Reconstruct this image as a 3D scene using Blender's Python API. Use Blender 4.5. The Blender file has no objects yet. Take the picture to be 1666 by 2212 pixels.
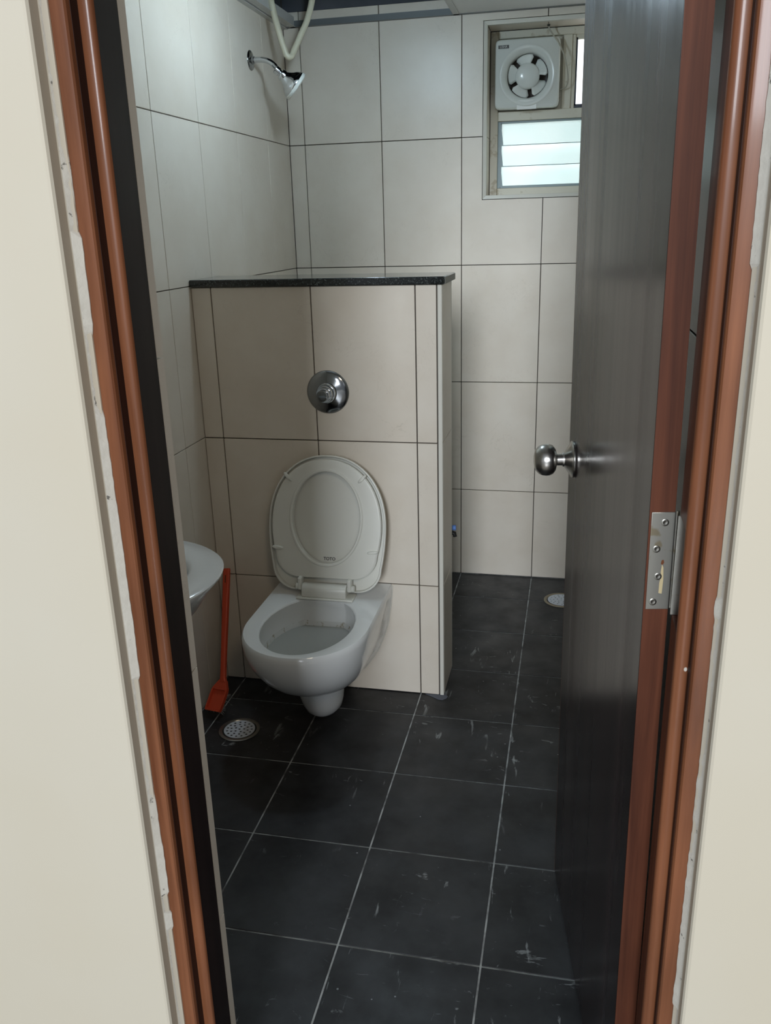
import bpy, bmesh, math, random
from mathutils import Matrix, Vector
random.seed(7)
PI = math.pi
S = bpy.context.scene
C = S.collection

# ------------------------------------------------------------------ camera
cam_d = bpy.data.cameras.new('camera'); cam = bpy.data.objects.new('camera', cam_d); C.objects.link(cam)
CAM = Vector((0.1295, -3.147, 1.4299)); PITCH, YAW, ROLL, FPX = -0.3245, 0.2196, -0.0280, 1840.25
_F = Vector((-math.sin(YAW)*math.cos(PITCH), math.cos(YAW)*math.cos(PITCH), math.sin(PITCH)))
_R = Vector((math.cos(YAW), math.sin(YAW), 0)); _U = _R.cross(_F)
_R2 = _R*math.cos(ROLL) + _U*math.sin(ROLL); _U2 = -_R*math.sin(ROLL) + _U*math.cos(ROLL)
cam.matrix_world = Matrix(((_R2.x, _U2.x, -_F.x, CAM.x), (_R2.y, _U2.y, -_F.y, CAM.y), (_R2.z, _U2.z, -_F.z, CAM.z), (0, 0, 0, 1)))
cam_d.sensor_fit = 'HORIZONTAL'; cam_d.sensor_width = 36.0; cam_d.lens = 36.0*FPX/1666.0
cam_d.clip_start = 0.02
S.camera = cam

# ------------------------------------------------------------------ world, light, exposure
w = bpy.data.worlds.new('world'); S.world = w; w.use_nodes = True
w.node_tree.nodes['Background'].inputs[0].default_value = (0.86, 0.93, 1.0, 1)
w.node_tree.nodes['Background'].inputs[1].default_value = 0.24

def area(name, loc, target, sx, sy, power, col):
    l = bpy.data.lights.new(name, 'AREA'); l.shape = 'RECTANGLE'; l.size = sx; l.size_y = sy
    l.energy = power; l.color = col
    o = bpy.data.objects.new(name, l); C.objects.link(o); o.location = loc
    o.rotation_euler = (Vector(target)-Vector(loc)).to_track_quat('-Z', 'Y').to_euler()
    return o
# daylight of the big balcony opening at the far end of the hall, behind the photographer
area('hall_daylight', (0.35, -12.0, 3.7), (0.0, -2.2, 1.0), 2.0, 2.6, 720, (0.87, 0.93, 1.0))
# weaker daylight from a side window of the hall
area('hall_side_light', (-2.6, -4.6, 1.45), (-0.1, -2.2, 1.0), 1.4, 1.6, 4, (0.95, 0.98, 1.0))
# warm hall ceiling lamp
area('hall_ceiling_light', (0.9, -3.9, 2.7), (0.3, -2.3, 1.0), 0.5, 0.5, 8, (1.0, 0.82, 0.60))
S.view_settings.view_transform = 'Standard'; S.view_settings.look = 'None'
S.view_settings.exposure = 0.0; S.view_settings.gamma = 1.0; S.view_settings.use_curve_mapping = False

# ------------------------------------------------------------------ materials
M = {}
def mat(name, col, rough=0.5, metal=0.0, spec=0.5, coat=0.0, emit=None, estr=0.0, trans=0.0, coat_rough=0.1):
    m = bpy.data.materials.new(name); m.use_nodes = True
    b = m.node_tree.nodes['Principled BSDF']
    b.inputs['Base Color'].default_value = (*col, 1); b.inputs['Roughness'].default_value = rough
    b.inputs['Metallic'].default_value = metal; b.inputs['Specular IOR Level'].default_value = spec
    b.inputs['Coat Weight'].default_value = coat; b.inputs['Coat Roughness'].default_value = coat_rough
    b.inputs['Transmission Weight'].default_value = trans
    if emit: b.inputs['Emission Color'].default_value = (*emit, 1); b.inputs['Emission Strength'].default_value = estr
    M[name] = m
    return m
def nodes(m): return m.node_tree.nodes, m.node_tree.links, m.node_tree.nodes['Principled BSDF']
def coord(m, scale=(1, 1, 1), rnd=True, rot=(0, 0, 0)):
    N, L, b = nodes(m)
    tc = N.new('ShaderNodeTexCoord'); mp = N.new('ShaderNodeMapping'); mp.inputs['Scale'].default_value = scale
    mp.inputs['Rotation'].default_value = rot
    L.new(tc.outputs['Object'], mp.inputs['Vector'])
    if rnd:
        oi = N.new('ShaderNodeObjectInfo'); mu = N.new('ShaderNodeMath'); mu.operation = 'MULTIPLY'; mu.inputs[1].default_value = 37.0
        L.new(oi.outputs['Random'], mu.inputs[0]); L.new(mu.outputs[0], mp.inputs['Location'])
    return mp.outputs['Vector']
def noise(m, vec, scale, detail=3, rough=0.55, dist=0.0):
    N, L, b = nodes(m); n = N.new('ShaderNodeTexNoise')
    n.inputs['Scale'].default_value = scale; n.inputs['Detail'].default_value = detail
    n.inputs['Roughness'].default_value = rough; n.inputs['Distortion'].default_value = dist
    L.new(vec, n.inputs['Vector']); return n.outputs['Fac']
def ramp(m, fac, stops):
    N, L, b = nodes(m); r = N.new('ShaderNodeValToRGB'); e = r.color_ramp.elements
    while len(e) < len(stops): e.new(0.5)
    for el, (p, c) in zip(e, stops): el.position = p; el.color = (*c, 1)
    L.new(fac, r.inputs['Fac']); return r.outputs['Color']
def mix(m, fac, a, bb, mode='MIX'):
    N, L, b = nodes(m); x = N.new('ShaderNodeMix'); x.data_type = 'RGBA'; x.blend_type = mode
    for inp, v in ((0, fac), (6, a), (7, bb)):
        if hasattr(v, 'is_output'): L.new(v, x.inputs[inp])
        elif inp == 0: x.inputs[0].default_value = v
        else: x.inputs[inp].default_value = (*v, 1)
    return x.outputs[2]
def setcol(m, c): m.node_tree.links.new(c, m.node_tree.nodes['Principled BSDF'].inputs['Base Color'])
def setrough(m, c): m.node_tree.links.new(c, m.node_tree.nodes['Principled BSDF'].inputs['Roughness'])
def bump(m, fac, strength=0.1, dist=0.002):
    N, L, b = nodes(m); bp = N.new('ShaderNodeBump'); bp.inputs['Strength'].default_value = strength
    bp.inputs['Distance'].default_value = dist
    L.new(fac, bp.inputs['Height']); L.new(bp.outputs['Normal'], b.inputs['Normal'])
def g(v): return (v, v, v)

# beige ceramic wall tile with faint clouds and hairline veins
m = mat('wall_tile', (0.6, 0.55, 0.48), 0.34, spec=0.45)
v = coord(m)
c1 = ramp(m, noise(m, v, 6, 4), [(0.3, (0.675, 0.605, 0.510)), (0.7, (0.735, 0.675, 0.585))])
vein = ramp(m, noise(m, v, 9, 5, 0.6, 1.2), [(0.493, g(0)), (0.499, g(1)), (0.502, g(1)), (0.508, g(0))])
msk = ramp(m, noise(m, v, 4, 2), [(0.52, g(0)), (0.7, g(0.30))])
f = mix(m, 1.0, vein, msk, 'MULTIPLY')
setcol(m, mix(m, f, c1, (0.40, 0.35, 0.28)))
bump(m, noise(m, v, 90, 2), 0.03, 0.001)
mat('wall_grout', (0.075, 0.065, 0.055), 0.9)
m = mat('floor_grout', (0.42, 0.44, 0.43), 0.9)
v = coord(m, rnd=False)
setcol(m, ramp(m, noise(m, v, 18, 4), [(0.35, (0.12, 0.12, 0.12)), (0.6, (0.44, 0.46, 0.45))]))
# matt black slate-look floor tile with pale scuffs
m = mat('floor_tile', (0.03, 0.03, 0.032), 0.45, spec=0.4)
v = coord(m)
c1 = ramp(m, noise(m, v, 7, 5, 0.6), [(0.35, (0.012, 0.012, 0.013)), (0.72, (0.042, 0.044, 0.047))])
v2 = coord(m, (14, 3.2, 1), rot=(0, 0, 0.6))
s1 = ramp(m, noise(m, v2, 3.0, 6, 0.62, 0.6), [(0.635, g(0)), (0.69, g(0.75))])
v3 = coord(m, (4, 11, 1), rot=(0, 0, 0.35))
s2 = ramp(m, noise(m, v3, 4.2, 6, 0.6, 1.0), [(0.645, g(0)), (0.69, g(0.7))])
sc = mix(m, 1.0, s1, s2, 'ADD')
patch = ramp(m, noise(m, v, 3.1, 3), [(0.46, g(0)), (0.62, g(1))])
sc = mix(m, 1.0, sc, patch, 'MULTIPLY')
N, L, b = nodes(m)
vo = N.new('ShaderNodeTexVoronoi'); vo.inputs['Scale'].default_value = 16; L.new(v, vo.inputs['Vector'])
dots = ramp(m, vo.outputs['Distance'], [(0.030, g(0.8)), (0.040, g(0))])
sc = mix(m, 1.0, sc, dots, 'ADD')
setcol(m, mix(m, sc, c1, (0.30, 0.32, 0.32)))
setrough(m, ramp(m, noise(m, v, 11, 3), [(0.3, g(0.36)), (0.7, g(0.58))]))
bump(m, noise(m, v, 38, 4), 0.12, 0.002)

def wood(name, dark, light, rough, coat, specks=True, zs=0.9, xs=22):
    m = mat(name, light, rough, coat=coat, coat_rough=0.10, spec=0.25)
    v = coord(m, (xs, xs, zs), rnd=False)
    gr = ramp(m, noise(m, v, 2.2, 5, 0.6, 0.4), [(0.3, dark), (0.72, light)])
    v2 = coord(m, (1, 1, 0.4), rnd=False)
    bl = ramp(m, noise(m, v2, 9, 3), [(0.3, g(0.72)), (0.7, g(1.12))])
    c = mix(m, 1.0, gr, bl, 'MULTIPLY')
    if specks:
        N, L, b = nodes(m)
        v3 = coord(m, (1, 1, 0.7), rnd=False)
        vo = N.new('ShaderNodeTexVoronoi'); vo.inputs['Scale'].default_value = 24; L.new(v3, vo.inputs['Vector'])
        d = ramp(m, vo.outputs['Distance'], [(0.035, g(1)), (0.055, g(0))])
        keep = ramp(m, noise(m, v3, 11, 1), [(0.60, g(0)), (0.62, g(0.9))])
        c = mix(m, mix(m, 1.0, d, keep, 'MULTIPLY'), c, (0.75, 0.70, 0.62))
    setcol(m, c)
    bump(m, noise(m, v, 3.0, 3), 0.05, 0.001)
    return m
wood('frame_wood', (0.150, 0.050, 0.021), (0.29, 0.112, 0.052), 0.34, 0.16)
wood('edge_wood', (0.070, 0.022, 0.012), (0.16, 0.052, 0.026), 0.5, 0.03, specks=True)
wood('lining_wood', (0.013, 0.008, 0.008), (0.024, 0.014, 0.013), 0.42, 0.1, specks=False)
wood('groove_wood', (0.022, 0.007, 0.004), (0.045, 0.015, 0.009), 0.6, 0.0, specks=False)
# dark streaky laminate of the door
m = mat('door_laminate', (0.03, 0.022, 0.02), 0.30, spec=0.42, coat=0.22, coat_rough=0.20)
v = coord(m, (11, 11, 0.12), rnd=False)
st = ramp(m, noise(m, v, 1.6, 2, 0.5), [(0.30, (0.008, 0.005, 0.005)), (0.5, (0.018, 0.010, 0.010)), (0.72, (0.038, 0.023, 0.022))])
setcol(m, st)
setrough(m, ramp(m, noise(m, v, 1.9, 3), [(0.3, g(0.20)), (0.7, g(0.30))]))

m = mat('hall_paint', (0.70, 0.655, 0.55), 0.6)
v = coord(m, rnd=False)
setcol(m, ramp(m, noise(m, v, 2.0, 3), [(0.35, (0.685, 0.625, 0.500)), (0.7, (0.705, 0.655, 0.545))]))
bump(m, noise(m, v, 12, 4), 0.06, 0.004)
m = mat('edge_paint', (0.74, 0.71, 0.64), 0.65)
v = coord(m, rnd=False)
setcol(m, ramp(m, noise(m, v, 70, 4, 0.65), [(0.30, (0.16, 0.15, 0.13)), (0.37, (0.72, 0.69, 0.61))]))
bump(m, noise(m, v, 60, 4), 0.4, 0.003)
m = mat('porcelain', (0.80, 0.82, 0.82), 0.16, spec=0.55, coat=0.3, coat_rough=0.05)
m = mat('seat_plastic', (0.72, 0.72, 0.66), 0.32)
mat('print_black', (0.03, 0.03, 0.03), 0.5)
mat('toilet_water', (0.36, 0.37, 0.35), 0.05, spec=0.6)
m = mat('bowl_inside', (0.62, 0.64, 0.63), 0.2, coat=0.3)
v = coord(m, (1, 1, 0.7), rnd=False)
setcol(m, mix(m, ramp(m, noise(m, v, 46, 5, 0.7), [(0.57, g(0)), (0.66, g(0.75))]), (0.62, 0.64, 0.63), (0.25, 0.20, 0.10)))
mat('porcelain_inside', (0.72, 0.74, 0.74), 0.18, coat=0.3)
mat('chrome', (0.62, 0.64, 0.66), 0.09, metal=1.0)
mat('dark_chrome', (0.30, 0.31, 0.32), 0.12, metal=1.0)
mat('rubber_black', (0.012, 0.012, 0.012), 0.35)
m = mat('satin_steel', (0.52, 0.50, 0.47), 0.27, metal=1.0)
m = mat('hinge_steel', (0.55, 0.53, 0.47), 0.36, metal=0.85)
v = coord(m, rnd=False)
setcol(m, mix(m, ramp(m, noise(m, v, 34, 3), [(0.60, g(0)), (0.66, g(0.7))]), (0.50, 0.49, 0.44), (0.34, 0.27, 0.15)))
mat('screw_steel', (0.30, 0.29, 0.26), 0.35, metal=1.0)
mat('dried_glue', (0.62, 0.50, 0.28), 0.6)
mat('rust', (0.16, 0.05, 0.015), 0.8)
m = mat('granite', (0.012, 0.014, 0.014), 0.13, spec=0.5, coat=0.4, coat_rough=0.04)
v = coord(m, rnd=False)
setcol(m, ramp(m, noise(m, v, 260, 2, 0.7), [(0.56, (0.010, 0.012, 0.012)), (0.68, (0.10, 0.115, 0.11))]))
m = mat('granite_end', (0.22, 0.225, 0.20), 0.5)
mat('white_trim', (0.66, 0.64, 0.57), 0.35)
m = mat('window_paint', (0.62, 0.58, 0.47), 0.45)
v = coord(m, rnd=False)
setcol(m, mix(m, ramp(m, noise(m, v, 30, 4, 0.6), [(0.60, g(0)), (0.68, g(0.55))]), (0.64, 0.61, 0.51), (0.36, 0.29, 0.17)))
mat('dirt_black', (0.02, 0.018, 0.015), 0.9)
m = mat('frosted_pane', (0.75, 0.85, 0.83), 0.35, emit=(0.80, 0.97, 0.95), estr=0.64)  # daylight through the frosted glass put in as the pane's own glow
v = coord(m, (1, 1, 1), rnd=False)
N, L, b = nodes(m)
em = ramp(m, noise(m, v, 7, 3), [(0.3, (0.66, 0.86, 0.84)), (0.7, (0.86, 1.0, 0.98))])
L.new(em, b.inputs['Emission Color'])
ch = N.new('ShaderNodeTexChecker'); ch.inputs['Scale'].default_value = 420; L.new(v, ch.inputs['Vector']); bump(m, ch.outputs['Fac'], 0.3, 0.001)
mat('sky_pane', (0.8, 0.85, 0.9), 0.1, emit=(0.95, 0.98, 1.0), estr=1.6)  # bright sky behind the clear glass put in as glow
mat('dark_metal', (0.05, 0.06, 0.075), 0.4, metal=0.4)
mat('clip_metal', (0.22, 0.27, 0.28), 0.45, metal=0.3)
mat('fan_plastic', (0.72, 0.74, 0.70), 0.22, coat=0.3)
m = mat('fan_inside', (0.06, 0.045, 0.035), 0.7)
mat('label_dark', (0.09, 0.085, 0.08), 0.5)
mat('label_text', (0.62, 0.62, 0.58), 0.5)
mat('cream_pvc', (0.66, 0.62, 0.47), 0.35)
mat('cord_pvc', (0.40, 0.38, 0.31), 0.45)
mat('grey_pvc', (0.30, 0.33, 0.36), 0.5)
m = mat('ceiling_panel', (0.72, 0.72, 0.71), 0.7)
mat('shaded_metal', (0.16, 0.17, 0.17), 0.5, metal=0.2)  # pale grid metal darkened in colour, shade painted in
mat('grid_metal', (0.55, 0.55, 0.53), 0.45)
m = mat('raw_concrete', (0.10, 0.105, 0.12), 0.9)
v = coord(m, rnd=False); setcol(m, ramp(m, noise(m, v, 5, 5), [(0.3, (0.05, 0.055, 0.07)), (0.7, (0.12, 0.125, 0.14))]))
mat('orange_plastic', (0.62, 0.075, 0.028), 0.42)
m = mat('bristle', (0.35, 0.34, 0.32), 0.6)
mat('drain_steel', (0.32, 0.31, 0.28), 0.3, metal=0.9)
mat('drain_dark', (0.012, 0.012, 0.012), 0.6)
mat('drain_white', (0.66, 0.70, 0.76), 0.45)
m = mat('drain_cement', (0.32, 0.27, 0.19), 0.9)
mat('blue_plastic', (0.12, 0.25, 0.62), 0.4)
mat('cement_smear', (0.13, 0.14, 0.17), 0.85)
mat('lamp_glow', (0.9, 0.95, 1.0), 0.5, emit=(0.67, 0.86, 1.0), estr=132)
mat('lamp_ring', (0.8, 0.8, 0.8), 0.4)
mat('hall_floor_tile', (0.42, 0.40, 0.37), 0.3)

# ------------------------------------------------------------------ mesh helpers
def bm_new(): return bmesh.new()
def box(bm, x0, x1, y0, y1, z0, z1):
    vs = [bm.verts.new((x, y, z)) for z in (z0, z1) for y in (y0, y1) for x in (x0, x1)]
    for q in ((0, 2, 3, 1), (4, 5, 7, 6), (0, 1, 5, 4), (2, 6, 7, 3), (0, 4, 6, 2), (1, 3, 7, 5)):
        bm.faces.new([vs[i] for i in q])
    return bm
def prism(bm, poly, z0, z1, M4=None):
    """extrude a 2D polygon (x,y) between z0 and z1"""
    a = [bm.verts.new((x, y, z0)) for x, y in poly]; b = [bm.verts.new((x, y, z1)) for x, y in poly]
    n = len(poly)
    bm.faces.new(a[::-1]); bm.faces.new(b)
    for i in range(n): bm.faces.new((a[i], a[(i+1) % n], b[(i+1) % n], b[i]))
    if M4: bmesh.ops.transform(bm, matrix=M4, verts=a+b)
    return bm
def loft(bm, rings, cap0=True, cap1=True, closed=True):
    R = [[bm.verts.new(p) for p in r] for r in rings]
    n = len(rings[0])
    for i in range(len(R)-1):
        for j in range(n if closed else n-1):
            k = (j+1) % n
            bm.faces.new((R[i][j], R[i][k], R[i+1][k], R[i+1][j]))
    if cap0: bm.faces.new(R[0][::-1])
    if cap1: bm.faces.new(R[-1])
    return R
def lathe(bm, prof, origin, axis, seg=28, cap0=True, cap1=True):
    """prof: list of (radius, distance along axis)"""
    ax = Vector(axis).normalized(); t = Vector((0, 0, 1)) if abs(ax.z) < 0.9 else Vector((1, 0, 0))
    e1 = ax.cross(t).normalized(); e2 = ax.cross(e1)
    O = Vector(origin)
    rings = [[O + ax*h + (e1*math.cos(2*PI*k/seg) + e2*math.sin(2*PI*k/seg))*max(r, 1e-5) for k in range(seg)] for r, h in prof]
    loft(bm, rings, cap0, cap1); return bm
def tube(bm, pts, r, seg=12, cap=True):
    pts = [Vector(p) for p in pts]; n = len(pts); rings = []; prev = None
    rr = r if isinstance(r, (list, tuple)) else [r]*n
    for i, p in enumerate(pts):
        d = (pts[min(i+1, n-1)] - pts[max(i-1, 0)]).normalized()
        if prev is None:
            t = Vector((0, 0, 1)) if abs(d.z) < 0.9 else Vector((1, 0, 0)); e1 = d.cross(t).normalized()
        else: e1 = (prev - d*prev.dot(d)).normalized()
        prev = e1; e2 = d.cross(e1)
        rings.append([p + (e1*math.cos(2*PI*k/seg) + e2*math.sin(2*PI*k/seg))*rr[i] for k in range(seg)])
    loft(bm, rings, cap, cap); return bm
def spline(pts, n=8):
    P = [Vector(p) for p in pts]; P = [2*P[0]-P[1]] + P + [2*P[-1]-P[-2]]; out = []
    for i in range(1, len(P)-2):
        for k in range(n):
            t = k/n; a, b, c, d = P[i-1], P[i], P[i+1], P[i+2]
            out.append(0.5*((2*b) + (c-a)*t + (2*a-5*b+4*c-d)*t*t + (-a+3*b-3*c+d)*t**3))
    out.append(P[-2]); return out
def obj(name, bm, m, parent=None, smooth=False, bevel=0.0, seg=2, local=False, angle=40):
    bmesh.ops.recalc_face_normals(bm, faces=bm.faces)
    if parent is not None and not local:
        bmesh.ops.translate(bm, vec=-base_of(parent), verts=bm.verts)
    me = bpy.data.meshes.new(name); bm.to_mesh(me); bm.free()
    me.materials.append(M[m])
    o = bpy.data.objects.new(name, me); C.objects.link(o)
    if parent is not None: o.parent = parent
    if bevel:
        md = o.modifiers.new('bevel', 'BEVEL'); md.width = bevel; md.segments = seg; md.limit_method = 'ANGLE'; md.angle_limit = math.radians(30)
    if smooth or bevel:
        for p in me.polygons: p.use_smooth = True
        me.set_sharp_from_angle(angle=math.radians(angle))
    return o
BASE = {}
def base_of(o):
    v = Vector((0, 0, 0))
    while o is not None:
        v += BASE.get(o.name, Vector((0, 0, 0))); o = o.parent
    return v
def thing(name, label, cat, loc=(0, 0, 0), group=None):
    o = bpy.data.objects.new(name, None); C.objects.link(o); o.location = loc; BASE[o.name] = Vector(loc)
    o.empty_display_size = 0.05
    o['label'] = label; o['category'] = cat
    if group: o['group'] = group
    return o
def struct(o, label=None, cat=None):
    o['kind'] = 'structure'
    if label: o['label'] = label
    if cat: o['category'] = cat
    return o
TILE = {}
def tile(parent, axis, a0, a1, b0, b1, pos, out, thick=0.008, gap=0.003, m='wall_tile', hole=None, name='tile', bev=0.0008):
    """tile lying in a plane normal to axis; a,b = the two other axes in xyz order; front face at pos, facing sign out"""
    a0 += gap/2; a1 -= gap/2; b0 += gap/2; b1 -= gap/2
    if a1-a0 < 0.004 or b1-b0 < 0.004: return
    rects = [(a0, a1, b0, b1)]
    if hole:
        h0, h1, k0, k1 = hole
        if h0 < a1 and h1 > a0 and k0 < b1 and k1 > b0:
            rects = []
            if k0 > b0: rects.append((a0, a1, b0, k0))
            if k1 < b1: rects.append((a0, a1, k1, b1))
            lo, hi = max(b0, k0), min(b1, k1)
            if h0 > a0: rects.append((a0, h0, lo, hi))
            if h1 < a1: rects.append((h1, a1, lo, hi))
            if not rects: return
    ca, cb = (a0+a1)/2, (b0+b1)/2
    key = (axis, out, m, thick, tuple(tuple(round(q, 4) for q in (r[0]-ca, r[1]-ca, r[2]-cb, r[3]-cb)) for r in rects))
    if key not in TILE:
        bm = bm_new()
        for r in rects:
            d0, d1 = (-thick, 0) if out > 0 else (0, thick)
            A, B = (r[0]-ca, r[1]-ca), (r[2]-cb, r[3]-cb)
            if axis == 'x': box(bm, d0, d1, *A, *B)
            elif axis == 'y': box(bm, *A, d0, d1, *B)
            else: box(bm, *A, *B, d0, d1)
        if len(rects) == 1 and bev:
            bmesh.ops.bevel(bm, geom=bm.edges[:], offset=bev, segments=1, affect='EDGES')
        bmesh.ops.recalc_face_normals(bm, faces=bm.faces)
        me = bpy.data.meshes.new(name); bm.to_mesh(me); bm.free(); me.materials.append(M[m]); TILE[key] = me
    o = bpy.data.objects.new(name, TILE[key]); C.objects.link(o); o.parent = parent
    loc = {'x': (pos, ca, cb), 'y': (ca, pos, cb), 'z': (ca, cb, pos)}[axis]
    o.location = Vector(loc) - base_of(parent)
    return o
def cuts(lo, hi, joints):
    j = [lo] + [q for q in sorted(joints) if lo+0.004 < q < hi-0.004] + [hi]
    return list(zip(j[:-1], j[1:]))

# ------------------------------------------------------------------ key dimensions
XL, XR, YF, YN = -0.961, 0.292, 0.235, -2.126      # room faces: left, right, back wall, door wall
ZC, ZV = 2.125, 2.72                                # false ceiling, slab above it
ROWS = [0.378, 0.828, 1.277, 1.727]
ZT = 2.177                                          # top of wall tiling
TT = 0.008                                          # tile thickness
XJ = [-0.9, -0.6, -0.3, 0.0]
WX0, WX1, WZ0, WZ1 = -0.222, 0.262, 1.512, 2.099    # window cut-out
PY, PD, PX, PZ = -0.774, 0.195, -0.2254, 1.274      # partition front, depth, right end, top

# ------------------------------------------------------------------ floor
bm = bm_new(); box(bm, XL-0.1, XR+0.1, YN-0.02, YF+0.1, -0.06, -0.0015)
floor = struct(obj('floor', bm, 'floor_grout'), 'black slate look square tile bathroom floor with pale grout', 'floor')
for a in cuts(XL, XR, XJ):
    for b in cuts(YN, YF, [-0.3*k for k in range(0, 8)]):
        tile(floor, 'z', a[0], a[1], b[0], b[1], 0.0, 1, thick=0.01, gap=0.0042, m='floor_tile', bev=0.0006)

# ------------------------------------------------------------------ back wall with window hole
bm = bm_new()
y0, y1 = YF+TT-0.001, YF+0.17
for r in ((XL-0.15, WX0, 0, ZV), (WX1, XR+0.15, 0, ZV), (WX0, WX1, 0, WZ0), (WX0, WX1, WZ1, ZV)):
    box(bm, r[0], r[1], y0+0.0005, y1, r[2], r[3])
wb = struct(obj('wall_back', bm, 'wall_grout'), 'beige tiled back wall of the bathroom holding the window', 'wall')
ring_hole = (WX0-0.0022, WX1+0.0022, WZ0-0.0022, WZ1+0.0022)
for a in cuts(XL, XR, XJ):
    for b in cuts(0.002, ZT, ROWS):
        tile(wb, 'y', a[0], a[1], b[0], b[1], YF, -1, hole=ring_hole)
# bare wall above the tiling
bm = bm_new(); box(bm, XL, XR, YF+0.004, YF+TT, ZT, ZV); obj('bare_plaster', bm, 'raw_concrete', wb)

# ------------------------------------------------------------------ left wall
bm = bm_new(); box(bm, XL-0.15, XL-TT+0.001, YN-0.13, YF+0.17, 0, ZV)
wl = struct(obj('wall_left', bm, 'wall_grout'), 'beige tiled left wall of the bathroom behind the shower head', 'wall')
LJ = [-0.011-0.3*k for k in range(8)]
for a in cuts(YN, YF, LJ):
    for b in cuts(0.002, ZT, ROWS):
        tile(wl, 'x', a[0], a[1], b[0], b[1], XL, 1, gap=0.0026)
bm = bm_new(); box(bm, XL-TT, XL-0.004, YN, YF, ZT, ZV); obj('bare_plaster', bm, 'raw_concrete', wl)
# ------------------------------------------------------------------ right wall
bm = bm_new(); box(bm, XR+TT-0.001, XR+0.15, YN-0.005, YF+0.17, 0, ZV)
wr = struct(obj('wall_right', bm, 'wall_grout'), 'beige tiled right wall hidden behind the open door', 'wall')
for a in cuts(YN, YF, LJ):
    for b in cuts(0.002, ZT, ROWS):
        tile(wr, 'x', a[0], a[1], b[0], b[1], XR, -1, gap=0.003)

# ------------------------------------------------------------------ front wall (hall side plaster, bathroom side tiles)
JL, JR = -0.3855, 0.2623
def pt(side, e, t):
    return ((JL+e) if side < 0 else (JR-e), t-3.147)
HALL = 1.9
bm = bm_new()
for s in (-1, 1):
    poly = [(-HALL, 0.883), (-0.0440, 0.883), (-0.0412, 0.8845), (-0.0394, 0.888), (-0.0400, 0.905), (-0.0385, 0.9085), (-0.0345, 0.9140), (-0.0345, 0.9166), (-0.0605, 0.9166), (-0.0605, 1.0125), (-HALL, 1.0125)]
    if s > 0: poly[-1] = (-HALL, 1.0125)
    prism(bm, [pt(s, e, t) for e, t in poly], 0, 2.075)
box(bm, JL-HALL, JR+HALL, 0.883-3.147, 1.0125-3.147, 2.075, ZV)
wf = struct(obj('wall_front', bm, 'hall_paint', smooth=True, angle=25), 'cream painted hall wall around the bathroom doorway', 'wall')
# ragged strip of paint beside the frame
for s in (-1, 1):
    bm = bm_new(); n = 260; ins = []; outs = []
    cur = -0.0335; step = 0
    for i in range(n+1):
        if random.random() < 0.10: step = random.uniform(-0.0022, 0.0018)
        e = -0.0337 + step + random.uniform(-0.0004, 0.0005) + 0.0006*math.sin(i*0.11)
        z = 2.07*i/n
        a = pt(s, e, 0.9152); b = pt(s, -0.0393, 0.9062); c = pt(s, e, 0.9166)
        ins.append((bm.verts.new((a[0], a[1], z)), bm.verts.new((b[0], b[1], z)), bm.verts.new((c[0], c[1], z))))
    for i in range(n):
        p, q = ins[i], ins[i+1]
        bm.faces.new((p[0], p[1], q[1], q[0])); bm.faces.new((p[0], q[0], q[2], p[2]))
    obj('paint_edge', bm, 'edge_paint', wf)
# tiled return beside the frame and bathroom face of this wall
for b in cuts(0.002, ZT, ROWS):
    tile(wf, 'x', 1.0005-3.147, YN, b[0], b[1], -0.3858, 1, gap=0.0025, bev=0)
    for a in cuts(XL, -0.3925, XJ):
        tile(wf, 'y', a[0], a[1], b[0], b[1], YN, 1)
bm = bm_new(); box(bm, JL, JR, 1.0125-3.147, YN, 2.075, ZT); obj('lintel_tile', bm, 'wall_tile', wf)
# ------------------------------------------------------------------ hall floor, far walls of the hall
bm = bm_new(); box(bm, -3.0, 3.0, -11.5, YN-0.02, -0.08, -0.002)
struct(obj('floor', bm, 'hall_floor_tile'), 'pale tiled hall floor outside the doorway', 'floor')

# ------------------------------------------------------------------ door frame
prof = [(0, 0.9485), (-0.0005, 0.9455), (-0.0016, 0.9434), (-0.0036, 0.9420), (-0.0075, 0.9412), (-0.0130, 0.9412), (-0.0165, 0.9420),
        (-0.0162, 0.9270), (-0.0170, 0.9205), (-0.0188, 0.9180), (-0.0230, 0.9173), (-0.036, 0.917), (-0.060, 0.917), (-0.060, 0.9485)]
fr = struct(bpy.data.objects.new('trim_1', None), 'reddish brown varnished wooden door frame with moulded edge', 'door frame'); C.objects.link(fr)
for s in (-1, 1):
    bm = bm_new(); prism(bm, [pt(s, e, t) for e, t in prof], 0, 2.07)
    o = obj('jamb_moulding', bm, 'frame_wood', fr, smooth=True, angle=28)
    bm = bm_new(); prism(bm, [pt(s, e, t) for e, t in ((-0.0170, 0.9265), (-0.0156, 0.9265), (-0.0157, 0.9418), (-0.0172, 0.9418))], 0, 2.03); obj('groove_strip', bm, 'groove_wood', fr)
    bm = bm_new(); a = pt(s, -0.06, 0.9487); b = pt(s, 0, 1.0003)
    x0, x1 = min(a[0], b[0]), max(a[0], b[0])
    if s < 0: box(bm, x0, x1, a[1], b[1], 0, 2.07)
    else:
        box(bm, x0, x1, a[1], b[1], 0, 0.969); box(bm, x0, x1, a[1], b[1], 1.097, 2.07); box(bm, x0+0.0095, x1, a[1], b[1], 0.969, 1.097)
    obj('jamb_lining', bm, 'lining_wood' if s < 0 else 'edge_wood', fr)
bm = bm_new(); box(bm, JL+0.0005, JR-0.0005, 0.917-3.147, 1.0-3.147, 2.03, 2.0745); obj('head_jamb', bm, 'frame_wood', fr, bevel=0.003)

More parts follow.
